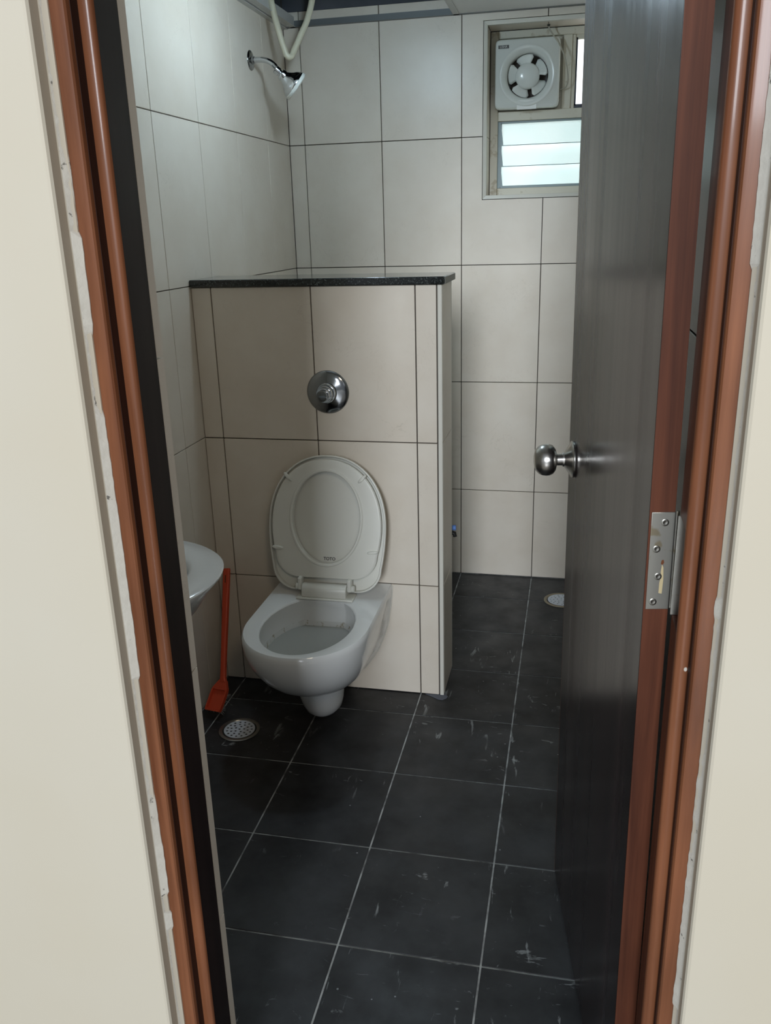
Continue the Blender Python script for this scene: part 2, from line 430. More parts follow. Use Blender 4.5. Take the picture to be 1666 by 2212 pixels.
# ------------------------------------------------------------------ door leaf
HX, HY = 0.2365, -2.136
FX, FY = 0.1395, -1.510
DW = math.hypot(FX-HX, FY-HY); DANG = math.atan2(FY-HY, FX-HX)
door = struct(bpy.data.objects.new('door_1', None), 'dark brown laminate flush door standing open into the bathroom', 'door'); C.objects.link(door)
door.matrix_world = Matrix.Translation((HX, HY, 0)) @ Matrix.Rotation(math.radians(-0.42), 4, 'Y') @ Matrix.Rotation(DANG, 4, 'Z')
DT = 0.030
bm = bm_new(); box(bm, 0.0015, DW-0.0015, -DT, 0, 0.012, 2.02); obj('leaf', bm, 'door_laminate', door, local=True, bevel=0.0008)
bm = bm_new(); box(bm, -0.0005, 0.0015, -DT, 0, 0.012, 2.02); obj('hinge_edge', bm, 'edge_wood', door, local=True)
bm = bm_new(); box(bm, DW-0.0015, DW, -DT, 0, 0.012, 2.02); obj('lock_edge', bm, 'edge_wood', door, local=True)
# hinge
hz0, hz1 = 0.969, 1.096
bm = bm_new(); box(bm, -0.0021, -0.0004, -0.0298, -0.0022, hz0, hz1); hp = obj('hinge', bm, 'hinge_steel', door, local=True, bevel=0.0005)
bm = bm_new(); lathe(bm, [(0.003, hz0), (0.003, hz1)], (0.004, -0.0335, 0), (0, 0, 1), 14); obj('hinge_barrel', bm, 'hinge_steel', hp, local=True, smooth=True)
for yy, zz in ((-0.0185, hz1-0.013), (-0.0105, hz1-0.047), (-0.0145, hz0+0.044), (-0.0105, hz0+0.010)):
    bm = bm_new(); lathe(bm, [(0.0046, -0.0002), (0.0046, 0.0004), (0.0036, 0.0009), (0.0022, 0.0007), (0.0003, 0.0003)], (-0.0021, yy, zz), (-1, 0, 0), 18)
    sc_ = obj('screw', bm, 'screw_steel', hp, local=True, smooth=True)
def blob(bm, pts, x, th=0.0003):
    a = [bm.verts.new((x, p[0], p[1])) for p in pts]; b = [bm.verts.new((x-th, p[0]*1.0, p[1])) for p in pts]
    bm.faces.new(a); bm.faces.new(b)
    for i in range(len(pts)): j = (i+1) % len(pts); bm.faces.new((a[i], a[j], b[j], b[i]))
bm = bm_new(); blob(bm, [(-0.0165, hz0+0.022), (-0.0205, hz0+0.021), (-0.0212, hz0+0.040), (-0.0203, hz0+0.056), (-0.0185, hz0+0.060), (-0.0175, hz0+0.050), (-0.0182, hz0+0.043), (-0.0168, hz0+0.036)], -0.0021)
obj('glue_stain', bm, 'dried_glue', hp, local=True)
bm = bm_new(); blob(bm, [(-0.0170, hz0+0.060), (-0.0195, hz0+0.0595), (-0.0208, hz0+0.0625), (-0.0198, hz0+0.066), (-0.0180, hz0+0.0655), (-0.0172, hz0+0.063)], -0.0021)
obj('rust_stain', bm, 'rust', hp, local=True)
# knob on the visible face
kx, kz = DW-0.060, 1.007
bm = bm_new()
lathe(bm, [(0.0335, 0.0), (0.0345, 0.0015), (0.0345, 0.0045), (0.033, 0.0062), (0.0285, 0.0085), (0.022, 0.0125), (0.0165, 0.0165), (0.0135, 0.019), (0.0128, 0.022)], (kx, 0.0, kz), (0, 1, 0), 48)
kr = obj('knob_rose', bm, 'satin_steel', door, local=True, smooth=True, angle=35)
bm = bm_new()
lathe(bm, [(0.0110, 0.018), (0.0110, 0.032), (0.0135, 0.0330), (0.0210, 0.0350), (0.0268, 0.0395), (0.0294, 0.0455), (0.0300, 0.0520), (0.0290, 0.0590), (0.0260, 0.0655), (0.0206, 0.0708), (0.0199, 0.0717), (0.0115, 0.0738), (0.001, 0.0745)], (kx, 0.0, kz), (0, 1, 0), 48)
obj('knob', bm, 'satin_steel', door, local=True, smooth=True, angle=50)
bm = bm_new(); lathe(bm, [(0.034, 0.0), (0.034, 0.005), (0.014, 0.018), (0.011, 0.034), (0.0255, 0.045), (0.0245, 0.0475), (0.001, 0.0485)], (kx, -DT, kz), (0, -1, 0), 32)
obj('knob', bm, 'satin_steel', door, local=True, smooth=True)
# frame leaf of the hinge, let into the right jamb
bm = bm_new(); box(bm, JR-0.0022, JR+0.0093, 0.9975-3.147, 0.9995-3.147, 0.9695, 1.0965)
obj('hinge_plate', bm, 'hinge_steel', fr)

# ------------------------------------------------------------------ low partition
bm = bm_new(); box(bm, XL+0.0005, PX-0.0065, PY+TT-0.001, PY+PD-TT+0.001, 0.001, PZ-0.0005)
wp = struct(obj('wall_partition', bm, 'wall_grout'), 'low beige tiled partition wall behind the toilet', 'wall')
PROWS = [0.378, 0.828]
XS = PX-0.0145
for a in cuts(XL, XS, XJ):
    for b in cuts(0.001, PZ, PROWS):
        tile(wp, 'y', a[0], a[1], b[0], b[1], PY, -1, gap=0.0034)
        tile(wp, 'y', a[0], a[1], b[0], b[1], PY+PD, 1, gap=0.003)
for b in cuts(0.001, PZ, PROWS):
    tile(wp, 'x', PY+TT+0.001, PY+PD-0.009, b[0], b[1], PX, 1, gap=0.003)
bm = bm_new(); box(bm, XS+0.0015, PX, PY, PY+TT, 0.0, PZ-0.0005); obj('corner_strip', bm, 'white_trim', wp, bevel=0.0025)
bm = bm_new(); box(bm, XS+0.0015, PX, PY+PD-TT, PY+PD, 0.0, PZ-0.0005); obj('corner_strip', bm, 'white_trim', wp, bevel=0.0025)
# smear of cement at the foot of the corner
bm = bm_new(); pts = [(-0.285, 0), (-0.270, -0.008), (-0.255, -0.017), (-0.240, -0.026), (-0.226, -0.027), (-0.216, -0.017), (-0.212, -0.004), (-0.219, 0.004)]
prism(bm, [(x, PY-0.0005+y) for x, y in pts], 0.0002, 0.0016); obj('cement_smear', bm, 'cement_smear', floor)
# granite ledge
bm = bm_new()
prism(bm, [(XL+0.0008, PY-0.010), (PX+0.002, PY-0.010), (PX+0.009, PY-0.006), (PX+0.009, PY+PD+0.008), (XL+0.0008, PY+PD+0.008)], PZ, PZ+0.021)
gl = thing('granite_ledge', 'polished black granite slab capping the low partition wall', 'ledge', (-0.6, PY+0.1, PZ))
obj('slab', bm, 'granite', gl, bevel=0.003)
bm = bm_new(); box(bm, PX+0.0091, PX+0.0100, PY-0.003, PY+PD+0.005, PZ+0.001, PZ+0.0185); obj('raw_end', bm, 'granite_end', gl)

# ------------------------------------------------------------------ false ceiling with a missing panel
ceil = struct(bpy.data.objects.new('ceiling', None), 'white panelled false ceiling with one panel missing over the shower', 'ceiling'); C.objects.link(ceil)
CXJ = [-0.918, -0.318]; CYJ = [-0.365, -0.965, -1.565]
for a in cuts(XL, XR, CXJ):
    for b in cuts(YN, YF, CYJ):
        if a[0] == -0.918 and b[1] == YF: continue
        tile(ceil, 'z', a[0], a[1], b[0], b[1], ZC, -1, thick=0.012, gap=0.002, m='ceiling_panel', name='panel', bev=0.001)
for x in CXJ:
    bm = bm_new(); box(bm, x-0.011, x+0.011, YN+0.001, YF-0.001, ZC-0.0016, ZC-0.0002); box(bm, x-0.0015, x+0.0015, YN+0.001, YF-0.001, ZC, ZC+0.035); obj('grid_tee', bm, 'grid_metal', ceil)
for y in CYJ:
    bm = bm_new(); box(bm, XL+0.001, XR-0.001, y-0.011, y+0.011, ZC-0.0030, ZC-0.0017); obj('grid_tee', bm, 'grid_metal', ceil)
bm = bm_new(); box(bm, XL+0.012, XR-0.001, YF-0.020, YF-0.0005, ZC-0.0016, ZC-0.0002); box(bm, XL+0.012, XR-0.001, YF-0.0022, YF-0.0005, ZC, ZC+0.022); obj('wall_angle', bm, 'shaded_metal', ceil)  # angle on the back wall carries its shade as a darker colour
bm = bm_new(); box(bm, XL+0.0005, XL+0.020, YN+0.001, YF-0.001, ZC-0.0046, ZC-0.0031); obj('wall_angle', bm, 'grid_metal', ceil)
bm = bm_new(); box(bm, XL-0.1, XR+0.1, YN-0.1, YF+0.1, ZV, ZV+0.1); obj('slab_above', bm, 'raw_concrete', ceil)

# ------------------------------------------------------------------ window
win = struct(bpy.data.objects.new('window_1', None), 'cream painted window with exhaust fan above frosted louvre panes', 'window'); C.objects.link(win)
TW = 0.013
# chamfered border strips around the recess
RX0, RX1, RZ0, RZ1 = WX0+TW, WX1-TW, WZ0+TW, WZ1-TW
RY = 0.352
def border(p0, p1, q0, q1):
    bm = bm_new()
    f = [(p0[0], YF-0.0015, p0[1]), (p1[0], YF-0.0015, p1[1]), (q1[0], YF-0.0015+0.004, q1[1]), (q0[0], YF-0.0015+0.004, q0[1])]
    k = [(p0[0], YF+0.02, p0[1]), (p1[0], YF+0.02, p1[1]), (q1[0], YF+0.02, q1[1]), (q0[0], YF+0.02, q0[1])]
    loft(bm, [f, k]); obj('border_strip', bm, 'white_trim', win, bevel=0.0008)
border((WX0, WZ0), (WX0, WZ1), (RX0, RZ0), (RX0, RZ1)); border((WX1, WZ0), (WX1, WZ1), (RX1, RZ0), (RX1, RZ1))
border((WX0, WZ1), (WX1, WZ1), (RX0, RZ1), (RX1, RZ1)); border((WX0, WZ0), (WX1, WZ0), (RX0, RZ0), (RX1, RZ0))
for b in cuts(RZ0, RZ1, ROWS):
    tile(win, 'x', YF+0.018, RY, b[0], b[1], RX0, 1, gap=0.0016); tile(win, 'x', YF+0.018, RY, b[0], b[1], RX1, -1, gap=0.0016)
for a in cuts(RX0, RX1, XJ):
    tile(win, 'z', a[0], a[1], YF+0.018, RY, RZ1, -1, gap=0.0016); tile(win, 'z', a[0], a[1], YF+0.018, RY, RZ0, 1, gap=0.0016)
def wbox(name, x0, x1, y0, y1, z0, z1, m='window_paint', bev=0.002):
    bm = bm_new(); box(bm, x0, x1, y0, y1, z0, z1); return obj(name, bm, m, win, bevel=bev)
FY0, FY1 = RY-0.004, RY+0.045
wbox('frame_stile', RX0, RX0+0.030, FY0, FY1, RZ0, RZ1)
wbox('frame_stile', RX1-0.030, RX1, FY0, FY1, RZ0, RZ1)
wbox('frame_rail', RX0+0.030, RX1-0.030, FY0, FY1, RZ1-0.026, RZ1)
wbox('frame_rail', RX0+0.030, RX1-0.030, FY0, FY1, RZ0, RZ0+0.027)
wbox('frame_rail', RX0+0.030, RX1-0.030, FY0-0.003, FY1, 1.786, 1.818)
wbox('fan_board', RX0+0.030, 0.052, RY+0.012, RY+0.020, 1.818, RZ1-0.026)
wbox('batten', 0.052, 0.084, RY-0.002, RY+0.03, 1.818, RZ1-0.026)
wbox('pane_frame', 0.084, 0.097, RY+0.004, RY+0.03, 1.818, RZ1-0.026)
wbox('pane_frame', 0.097, 0.103, RY+0.008, RY+0.034, 1.828, RZ1-0.036, 'dark_metal', 0)
wbox('pane_frame', 0.097, RX1-0.03, RY+0.008, RY+0.034, 1.818, 1.832, 'dark_metal', 0)
wbox('pane_frame', 0.097, RX1-0.03, RY+0.008, RY+0.034, RZ1-0.042, RZ1-0.026, 'window_paint', 0)
wbox('pane', 0.103, RX1-0.03, RY+0.024, RY+0.028, 1.832, RZ1-0.042, 'sky_pane', 0)
# grimy joint between frame and recess
for x0, x1, z0, z1 in ((RX0-0.0005, RX0+0.0022, RZ0, RZ1), (RX0, RX1, RZ1-0.0022, RZ1+0.0005), (RX0, RX1, RZ0-0.0005, RZ0+0.0018)):
    wbox('grime', x0, x1, FY0-0.0015, FY0+0.002, z0, z1, 'dirt_black', 0)
# louvre
LX0, LX1, LZ0, LZ1 = RX0+0.030, RX1-0.030, RZ0+0.027, 1.786
wbox('louvre_channel', LX0, LX0+0.012, RY+0.004, RY+0.035, LZ0, LZ1, 'clip_metal', 0.001)
wbox('louvre_channel', LX1-0.012, LX1, RY+0.004, RY+0.035, LZ0, LZ1, 'clip_metal', 0.001)
wbox('louvre_sill', LX0+0.012, LX1-0.012, RY+0.004, RY+0.035, LZ0, LZ0+0.009, 'clip_metal', 0.001)
wbox('louvre_head', LX0+0.012, LX1-0.012, RY+0.004, RY+0.035, LZ1-0.007, LZ1, 'clip_metal', 0.001)
n = 3; hh = (LZ1-LZ0-0.014)/n
for i in range(n):
    z0 = LZ0+0.008+hh*i
    tilt = 0.020
    bm = bm_new()
    f = [(LX0+0.014, RY+0.006, z0-0.004), (LX1-0.014, RY+0.006, z0-0.004), (LX1-0.014, RY+0.006+tilt, z0+hh), (LX0+0.014, RY+0.006+tilt, z0+hh)]
    loft(bm, [f, [(x, y+0.005, z) for x, y, z in f]]); obj('louvre_pane', bm, 'frosted_pane', win)
    bm = bm_new(); box(bm, LX0+0.014, LX1-0.014, RY+0.0050, RY+0.0064, z0-0.0048, z0-0.0026); obj('pane_edge', bm, 'dark_metal', win)
    bm = bm_new()
    loft(bm, [[(LX0+0.011, y, z0+hh-0.006), (LX0+0.013, y, z0+hh-0.006), (LX0+0.021, y, z0-0.002), (LX0+0.011, y, z0-0.002)] for y in (RY+0.0035, RY+0.0058)])
    obj('louvre_clip', bm, 'clip_metal', win)

# ------------------------------------------------------------------ exhaust fan
fan = thing('exhaust_fan', 'white square exhaust fan with five blades set in the window', 'fan', (-0.0735, 0.31, 1.815))
fx0, fx1, fz0, fz1 = -0.189, 0.043, 1.822, 2.051
fcx, fcz, fyf, fyb = -0.0715, 1.930, 0.308, RY+0.011
RH = 0.0735
bm = bm_new(); seg = 64
def rr_pt(k, hx, hz, cx, cz, rad):
    a = 2*PI*k/seg; c, s = math.cos(a), math.sin(a); n_ = 16
    sg = lambda q: (1 if q > 0 else -1)
    return (cx + hx*sg(c)*abs(c)**(2/n_), cz + hz*sg(s)*abs(s)**(2/n_))
cxm, czm, hx, hz = (fx0+fx1)/2, (fz0+fz1)/2, (fx1-fx0)/2, (fz1-fz0)/2
rings = []
for ins, y in ((0.0, fyb), (0.0, fyf+0.008), (0.0015, fyf+0.003), (0.006, fyf)):
    rings.append([(lambda q: (q[0], y, q[1]))(rr_pt(k, hx-ins, hz-ins, cxm, czm, 0)) for k in range(seg)])
for rad, y in ((0.104, fyf+0.0005), (0.100, fyf-0.0035), (0.096, fyf-0.0045), (0.088, fyf-0.002), (0.080, fyf+0.004), (RH, fyf+0.012), (RH, fyb)):
    rings.append([(fcx+rad*math.cos(2*PI*k/seg), y, fcz+rad*math.sin(2*PI*k/seg)) for k in range(seg)])
loft(bm, rings, False, False); obj('housing', bm, 'fan_plastic', fan, smooth=True, angle=50)
bm = bm_new(); lathe(bm, [(RH+0.004, 0), (RH+0.004, 0.003)], (fcx, fyb-0.006, fcz), (0, 1, 0), 40); obj('back_shutter', bm, 'fan_inside', fan)
for k in range(5):
    bm = bm_new(); lathe(bm, [(0.0015, 0), (0.0015, 0.062)], (fcx-0.066+0.033*k, fyb-0.009, fcz-0.031), (0, 0, 1), 8); obj('shutter_rib', bm, 'grey_pvc', fan)
bm = bm_new(); lathe(bm, [(0.0435, 0.028), (0.0438, 0.012), (0.042, 0.006), (0.037, 0.002), (0.028, -0.0015), (0.015, -0.0035), (0.001, -0.004)], (fcx, fyf+0.006, fcz), (0, 1, 0), 40); obj('hub', bm, 'fan_plastic', fan, smooth=True, angle=60)
for k in range(5):
    a0 = math.radians(100 - 72*k); bm = bm_new(); rows = []
    for i in range(9):
        t = i/8; r = 0.040 + 0.031*t; half = math.radians(25+6*t - (7*max(0, t-0.75)/0.25))
        row = []
        for j in range(7):
            u = j/6*2-1; a = a0 + half*u
            row.append((fcx + r*math.cos(a), fyf+0.021 + 0.007*u + 0.004*t*u, fcz + r*math.sin(a)))
        rows.append(row)
    V1 = [[bm.verts.new(p) for p in r] for r in rows]
    for i in range(8):
        for j in range(6): bm.faces.new((V1[i][j], V1[i][j+1], V1[i+1][j+1], V1[i+1][j]))
    ob = obj('blade', bm, 'fan_plastic', fan, smooth=True); md = ob.modifiers.new('thick', 'SOLIDIFY'); md.thickness = 0.0018
bm = bm_new(); box(bm, fcx-0.036, fcx+0.036, fyf-0.0012, fyf+0.006, fz0-0.004, fz0+0.029); obj('service_lid', bm, 'fan_plastic', fan, bevel=0.0015)
def text(body, size, loc, rot, m, parent, depth=0.0003, name='lettering', rel=None, bold=0.0):
    cu = bpy.data.curves.new(name, 'FONT'); cu.body = body; cu.size = size; cu.align_x = 'CENTER'; cu.align_y = 'CENTER'; cu.extrude = depth; cu.offset = bold
    o = bpy.data.objects.new(name, cu); C.objects.link(o)
    bpy.context.view_layer.update()
    me = bpy.data.meshes.new_from_object(o.evaluated_get(bpy.context.evaluated_depsgraph_get()))
    bpy.data.objects.remove(o)
    me.materials.clear(); me.materials.append(M[m])
    me.transform(Matrix.Translation(Vector(loc) - (base_of(parent) if parent else Vector())) @ rot.to_4x4())
    o = bpy.data.objects.new(name, me); C.objects.link(o); o.parent = parent
    return o
FRONT = Matrix(((1, 0, 0), (0, 0, -1), (0, 1, 0)))
bm = bm_new(); box(bm, fx0+0.012, fx0+0.050, fyf-0.001, fyf+0.002, fz1-0.030, fz1-0.019); bdg = obj('badge', bm, 'label_dark', fan)
text('USHA', 0.0105, (fx0+0.031, fyf-0.0013, fz1-0.0245), FRONT, 'label_text', bdg, name='badge_lettering')
text('CRISP AIR', 0.0082, (fcx, fyf-0.0015, fz0+0.010), FRONT, 'label_dark', fan, bold=0.0003)
bm = bm_new(); cp = spline([(0.0000, 0.298, RZ1-0.002), (0.003, 0.297, RZ1-0.014), (0.018, 0.297, RZ1-0.036), (0.040, 0.299, RZ1-0.066), (0.062, 0.304, RZ1-0.112), (0.073, 0.316, RZ1-0.165), (0.069, 0.330, RZ1-0.196), (0.052, 0.340, RZ1-0.204), (0.0445, 0.346, RZ1-0.204)], 7)
tube(bm, cp, 0.0026, 10); obj('power_cord', bm, 'cord_pvc', fan, smooth=True)
bm = bm_new(); lathe(bm, [(0.0055, 0), (0.0045, 0.004), (0.002, 0.007)], (0.0, 0.298, RZ1-0.0005), (0, 0, -1), 14); obj('cord_hole', bm, 'dirt_black', fan)

# ------------------------------------------------------------------ toilet
TX, TY, TZ = -0.5625, PY, 0.378
toilet = thing('toilet', 'white wall hung toilet with seat and lid raised against the partition', 'toilet', (TX, TY-0.25, 0.03))
def plan(wr_, w_, d, n_side=7, n_arc=26, ex=2.05, d0=0.0):
    """half D outline: rear half width, max half width, depth; returns full loop (x,y)"""
    dm = d0 + (d-d0)*0.61; pts = []
    for i in range(n_side):
        t = i/n_side; q = t*t*(3-2*t)
        pts.append((wr_ + (w_-wr_)*q, d0 + (dm-d0)*t))
    for i in range(n_arc+1):
        a = PI/2*i/n_arc
        pts.append((w_*max(0.0, math.cos(a))**(2/ex), dm + (d-dm)*max(0.0, math.sin(a))**(2/ex)))
    left = [(-x, y) for x, y in pts[:-1]][::-1]
    return pts + left
def lv(z, wr_, w_, d, d0=0.0):
    return [(TX + x, TY - 0.0006 - y, z) for x, y in plan(wr_, w_, d, d0=d0)]
levels = [(0.372, 0.1775, 0.1785, 0.5165), (0.360, 0.177, 0.179, 0.519), (0.335, 0.175, 0.177, 0.515), (0.305, 0.171, 0.172, 0.503), (0.275, 0.166, 0.164, 0.485),
          (0.245, 0.161, 0.153, 0.459), (0.215, 0.152, 0.138, 0.424), (0.190, 0.144, 0.121, 0.385), (0.170, 0.136, 0.104, 0.345), (0.155, 0.130, 0.088, 0.305),
          (0.140, 0.122, 0.078, 0.255), (0.115, 0.106, 0.070, 0.190), (0.085, 0.086, 0.060, 0.130), (0.060, 0.060, 0.045, 0.09), (0.042, 0.03, 0.025, 0.06)]
bm = bm_new()
rings = [lv(*q) for q in levels[::-1]]
# side recess
out = []
for r in rings:
    nr = []
    for (x, y, z) in r:
        dd = TY-y; sx = x-TX
        c = 0.055 + 0.10*max(0, (0.34-z))/0.30
        if 0.02 < dd < 0.33 and 0.06 < z < 0.345 and abs(sx) > 0.03:
            k = math.exp(-((dd-c)/0.021)**2) * min(1, (0.352-z)/0.03)
            sx -= math.copysign(0.021*k, sx)
        nr.append((TX+sx, y, z))
    out.append(nr)
rings = out
top = lv(0.378, 0.1735, 0.1745, 0.5125)
rings.append(top)
# hole in the rim
def hole(z, a, b, cy):
    n = len(top); res = []
    for (x, y, _) in top:
        pass
    base = plan(0.1735, 0.1745, 0.5125)
    for (x, y) in base:
        ang = math.atan2(y-0.312, x/1.0)
        res.append((TX + a*math.cos(ang), TY - cy - b*math.sin(ang), z))
    return res
rings += [hole(0.378, 0.1335, 0.186, 0.3085), hole(0.3765, 0.1305, 0.183, 0.3085), hole(0.372, 0.1285, 0.181, 0.3085)]
loft(bm, rings, True, False)
obj('bowl', bm, 'porcelain', toilet, smooth=True, angle=50)
bm = bm_new()
ir = [hole(0.372, 0.1285, 0.181, 0.3085), hole(0.350, 0.130, 0.182, 0.3085), hole(0.325, 0.1285, 0.179, 0.309), hole(0.312, 0.1265, 0.176, 0.309)]
loft(bm, ir, False, False); obj('bowl_lining', bm, 'porcelain_inside', toilet, smooth=True)
bm = bm_new()
ir = [hole(0.312, 0.1265, 0.176, 0.309), hole(0.290, 0.121, 0.167, 0.310), hole(0.262, 0.112, 0.154, 0.310), hole(0.22, 0.092, 0.122, 0.30), hole(0.19, 0.06, 0.08, 0.28)]
loft(bm, ir, False, True); obj('stained_lining', bm, 'bowl_inside', toilet, smooth=True)
bm = bm_new(); ir = hole(0.298, 0.1225, 0.1695, 0.3098); bm.faces.new([bm.verts.new(p) for p in ir]); obj('water', bm, 'toilet_water', toilet)
# outlet lobe below the bowl
bm = bm_new(); rr_ = []
for z, a, b, cy in ((0.215, 0.078, 0.105, 0.225), (0.16, 0.071, 0.098, 0.222), (0.12, 0.066, 0.090, 0.216), (0.085, 0.061, 0.082, 0.208), (0.060, 0.054, 0.072, 0.202), (0.044, 0.042, 0.058, 0.197), (0.035, 0.027, 0.038, 0.193), (0.032, 0.010, 0.014, 0.19)):
    rr_.append([(TX + a*math.cos(2*PI*k/36), TY-cy-b*math.sin(2*PI*k/36), z) for k in range(36)])
loft(bm, rr_[::-1]); obj('outlet', bm, 'porcelain', toilet, smooth=True, angle=60)
# white sealant along the wall
bm = bm_new(); sp = [(TX+wr_+0.001, TY-0.001, z) for z, wr_, w_, d in levels[:14]]; tube(bm, sp, 0.0016, 6); obj('sealant', bm, 'white_trim', toilet, smooth=True)
# lid and seat frame: local u (x), v (up the lid), n (towards the door)
HL = Vector((TX, TY-0.112, 0.393)); VUP = Vector((0, 0.078, 0.395)).normalized(); NRM = Vector((0, -VUP.z, VUP.y))
def LP(u, v, n): return HL + Vector((u, 0, 0)) + VUP*v + NRM*n
def lid_loop(inset, v0, n):
    W_, top_, vm = 0.180-inset, 0.408-inset, 0.195; pts = []
    for i in range(41):
        a = PI*i/40
        c, s = math.cos(a), math.sin(a)
        pts.append((W_*math.copysign(abs(c)**(2/2.15), c), vm + (top_-vm)*abs(s)**(2/2.15)))
    # left side down, rounded corners
    rad = 0.072; wb_ = W_-0.012
    low = [(-W_+0.012*(k/6)**2, 0.195-(0.195-v0-rad)*k/6) for k in range(1, 6)]
    for i in range(9):
        a = PI + PI/2*i/8
        low.append((-wb_+rad+rad*math.cos(a), v0+rad+rad*math.sin(a)))
    for i in range(1, 7): low.append(((-wb_+rad)*(1-i/6), v0))
    low2 = [(-x, v) for x, v in low[:-1][::-1]]
    return [LP(u, v, n) for u, v in pts + low + low2]
bm = bm_new()
loft(bm, [lid_loop(0.010, 0.006, -0.010), lid_loop(0.003, 0.001, -0.007), lid_loop(0.0, 0.0, 0.0), lid_loop(0.0, 0.0, 0.007), lid_loop(0.0015, 0.001, 0.0085), lid_loop(0.004, 0.003, 0.0085), lid_loop(0.0055, 0.004, 0.006), lid_loop(0.006, 0.0045, -0.0055)])
lid = obj('lid', bm, 'seat_plastic', toilet, smooth=True, angle=45)
TR = Matrix((( 1, VUP.x, NRM.x), (0, VUP.y, NRM.y), (0, VUP.z, NRM.z)))
text('TOTO', 0.0130, LP(0.006, 0.096, -0.0049), TR, 'print_black', lid, bold=0.0002)
# seat ring (underside towards us)
def seat_loop(inset, n): 
    L_ = lid_loop(0.012+inset, 0.040+inset*0.6, n); return L_
def oval(a, b, cv, n, count):
    L0 = lid_loop(0.012, 0.040, 0); res = []
    for p in L0:
        d = p-HL; u, v = d.x, d.dot(VUP)
        ang = math.atan2((v-cv)/1.25, u); res.append(LP(a*math.cos(ang), cv+b*math.sin(ang), n))
    return res
bm = bm_new(); CV = 0.222
loft(bm, [oval(0.103, 0.137, CV, 0.000, 0), seat_loop(0.006, 0.000), seat_loop(0.0, 0.008), seat_loop(0.0, 0.014), seat_loop(0.003, 0.0172), seat_loop(0.008, 0.0178),
          oval(0.122, 0.158, CV, 0.0168, 0), oval(0.1135, 0.1475, CV, 0.0170, 0), oval(0.1105, 0.1445, CV, 0.0205, 0), oval(0.1065, 0.1405, CV, 0.0205, 0), oval(0.1035, 0.1375, CV, 0.0175, 0), oval(0.103, 0.137, CV, 0.000, 0)], False, False)
seat = obj('seat', bm, 'seat_plastic', toilet, smooth=True, angle=38)
for u, v, a in ((-0.117, 0.342, 2.35), (0.110, 0.342, 0.80), (-0.149, 0.128, 3.05), (0.144, 0.126, 0.10)):
    bm = bm_new(); pr = []
    for k in range(16):
        q = 2*PI*k/16; x = 0.0165*math.copysign(abs(math.cos(q))**0.8, math.cos(q)); y = 0.0048*math.copysign(abs(math.sin(q))**0.8, math.sin(q))
        pr.append((x*math.cos(a)-y*math.sin(a), x*math.sin(a)+y*math.cos(a)))
    loft(bm, [[LP(u+x*k, v+y*k, n) for x, y in pr] for k, n in ((1.05, 0.0165), (1.0, 0.022), (0.8, 0.0245))])
    obj('bumper', bm, 'seat_plastic', seat, smooth=True, angle=50)
# hinge block and knuckles
hy = TY-0.128
bm = bm_new(); box(bm, TX-0.085, TX+0.090, hy-0.030, hy+0.022, 0.3785, 0.3855); hg = obj('hinge_base', bm, 'seat_plastic', toilet, bevel=0.003, seg=3)
bm = bm_new(); lp = []
for yy, zz in ((-0.024, 0.3853), (-0.024, 0.404), (-0.020, 0.414), (-0.012, 0.420), (0.0, 0.422), (0.014, 0.418), (0.020, 0.408), (0.020, 0.3853)): lp.append((hy+yy, zz))
prism(bm, lp, TX-0.068, TX+0.068, Matrix(((0, 0, 1, 0), (1, 0, 0, 0), (0, 1, 0, 0), (0, 0, 0, 1)))); obj('hinge_block', bm, 'seat_plastic', toilet, smooth=True, bevel=0.002)
for s in (-1, 1):
    bm = bm_new(); lathe(bm, [(0.0095, 0), (0.0095, 0.020), (0.007, 0.022)], (TX+s*0.069, hy, 0.410), (s, 0, 0), 20); k_ = obj('hinge_knuckle', bm, 'seat_plastic', toilet, smooth=True)
    bm = bm_new(); box(bm, TX+s*0.076-0.006, TX+s*0.076+0.006, hy-0.012, hy+0.016, 0.402, 0.440); obj('hinge_arm', bm, 'seat_plastic', seat, bevel=0.003)

# ------------------------------------------------------------------ flush valve
fv = thing('flush_valve', 'round chrome flush push valve on the partition above the toilet', 'flush valve', (-0.5615, PY, 0.974))
VO = (-0.5615, PY-0.0003, 0.974)
bm = bm_new(); lathe(bm, [(0.0625, 0), (0.0635, 0.001), (0.0630, 0.003), (0.058, 0.0065), (0.045, 0.0105), (0.031, 0.0135), (0.029, 0.014)], VO, (0, -1, 0), 56); obj('rosette', bm, 'dark_chrome', fv, smooth=True, angle=50)
bm = bm_new(); lathe(bm, [(0.0295, 0.012), (0.0300, 0.022), (0.0275, 0.026), (0.0255, 0.026), (0.0250, 0.040), (0.0235, 0.043), (0.0205, 0.043), (0.0200, 0.056), (0.0190, 0.058), (0.0165, 0.058)], VO, (0, -1, 0), 44); obj('stem', bm, 'chrome', fv, smooth=True, angle=35)
bm = bm_new(); lathe(bm, [(0.0163, 0.050), (0.0165, 0.066), (0.0158, 0.068), (0.0150, 0.0682), (0.001, 0.0684)], VO, (0, -1, 0), 40); obj('push_button', bm, 'dark_chrome', fv, smooth=True, angle=35)

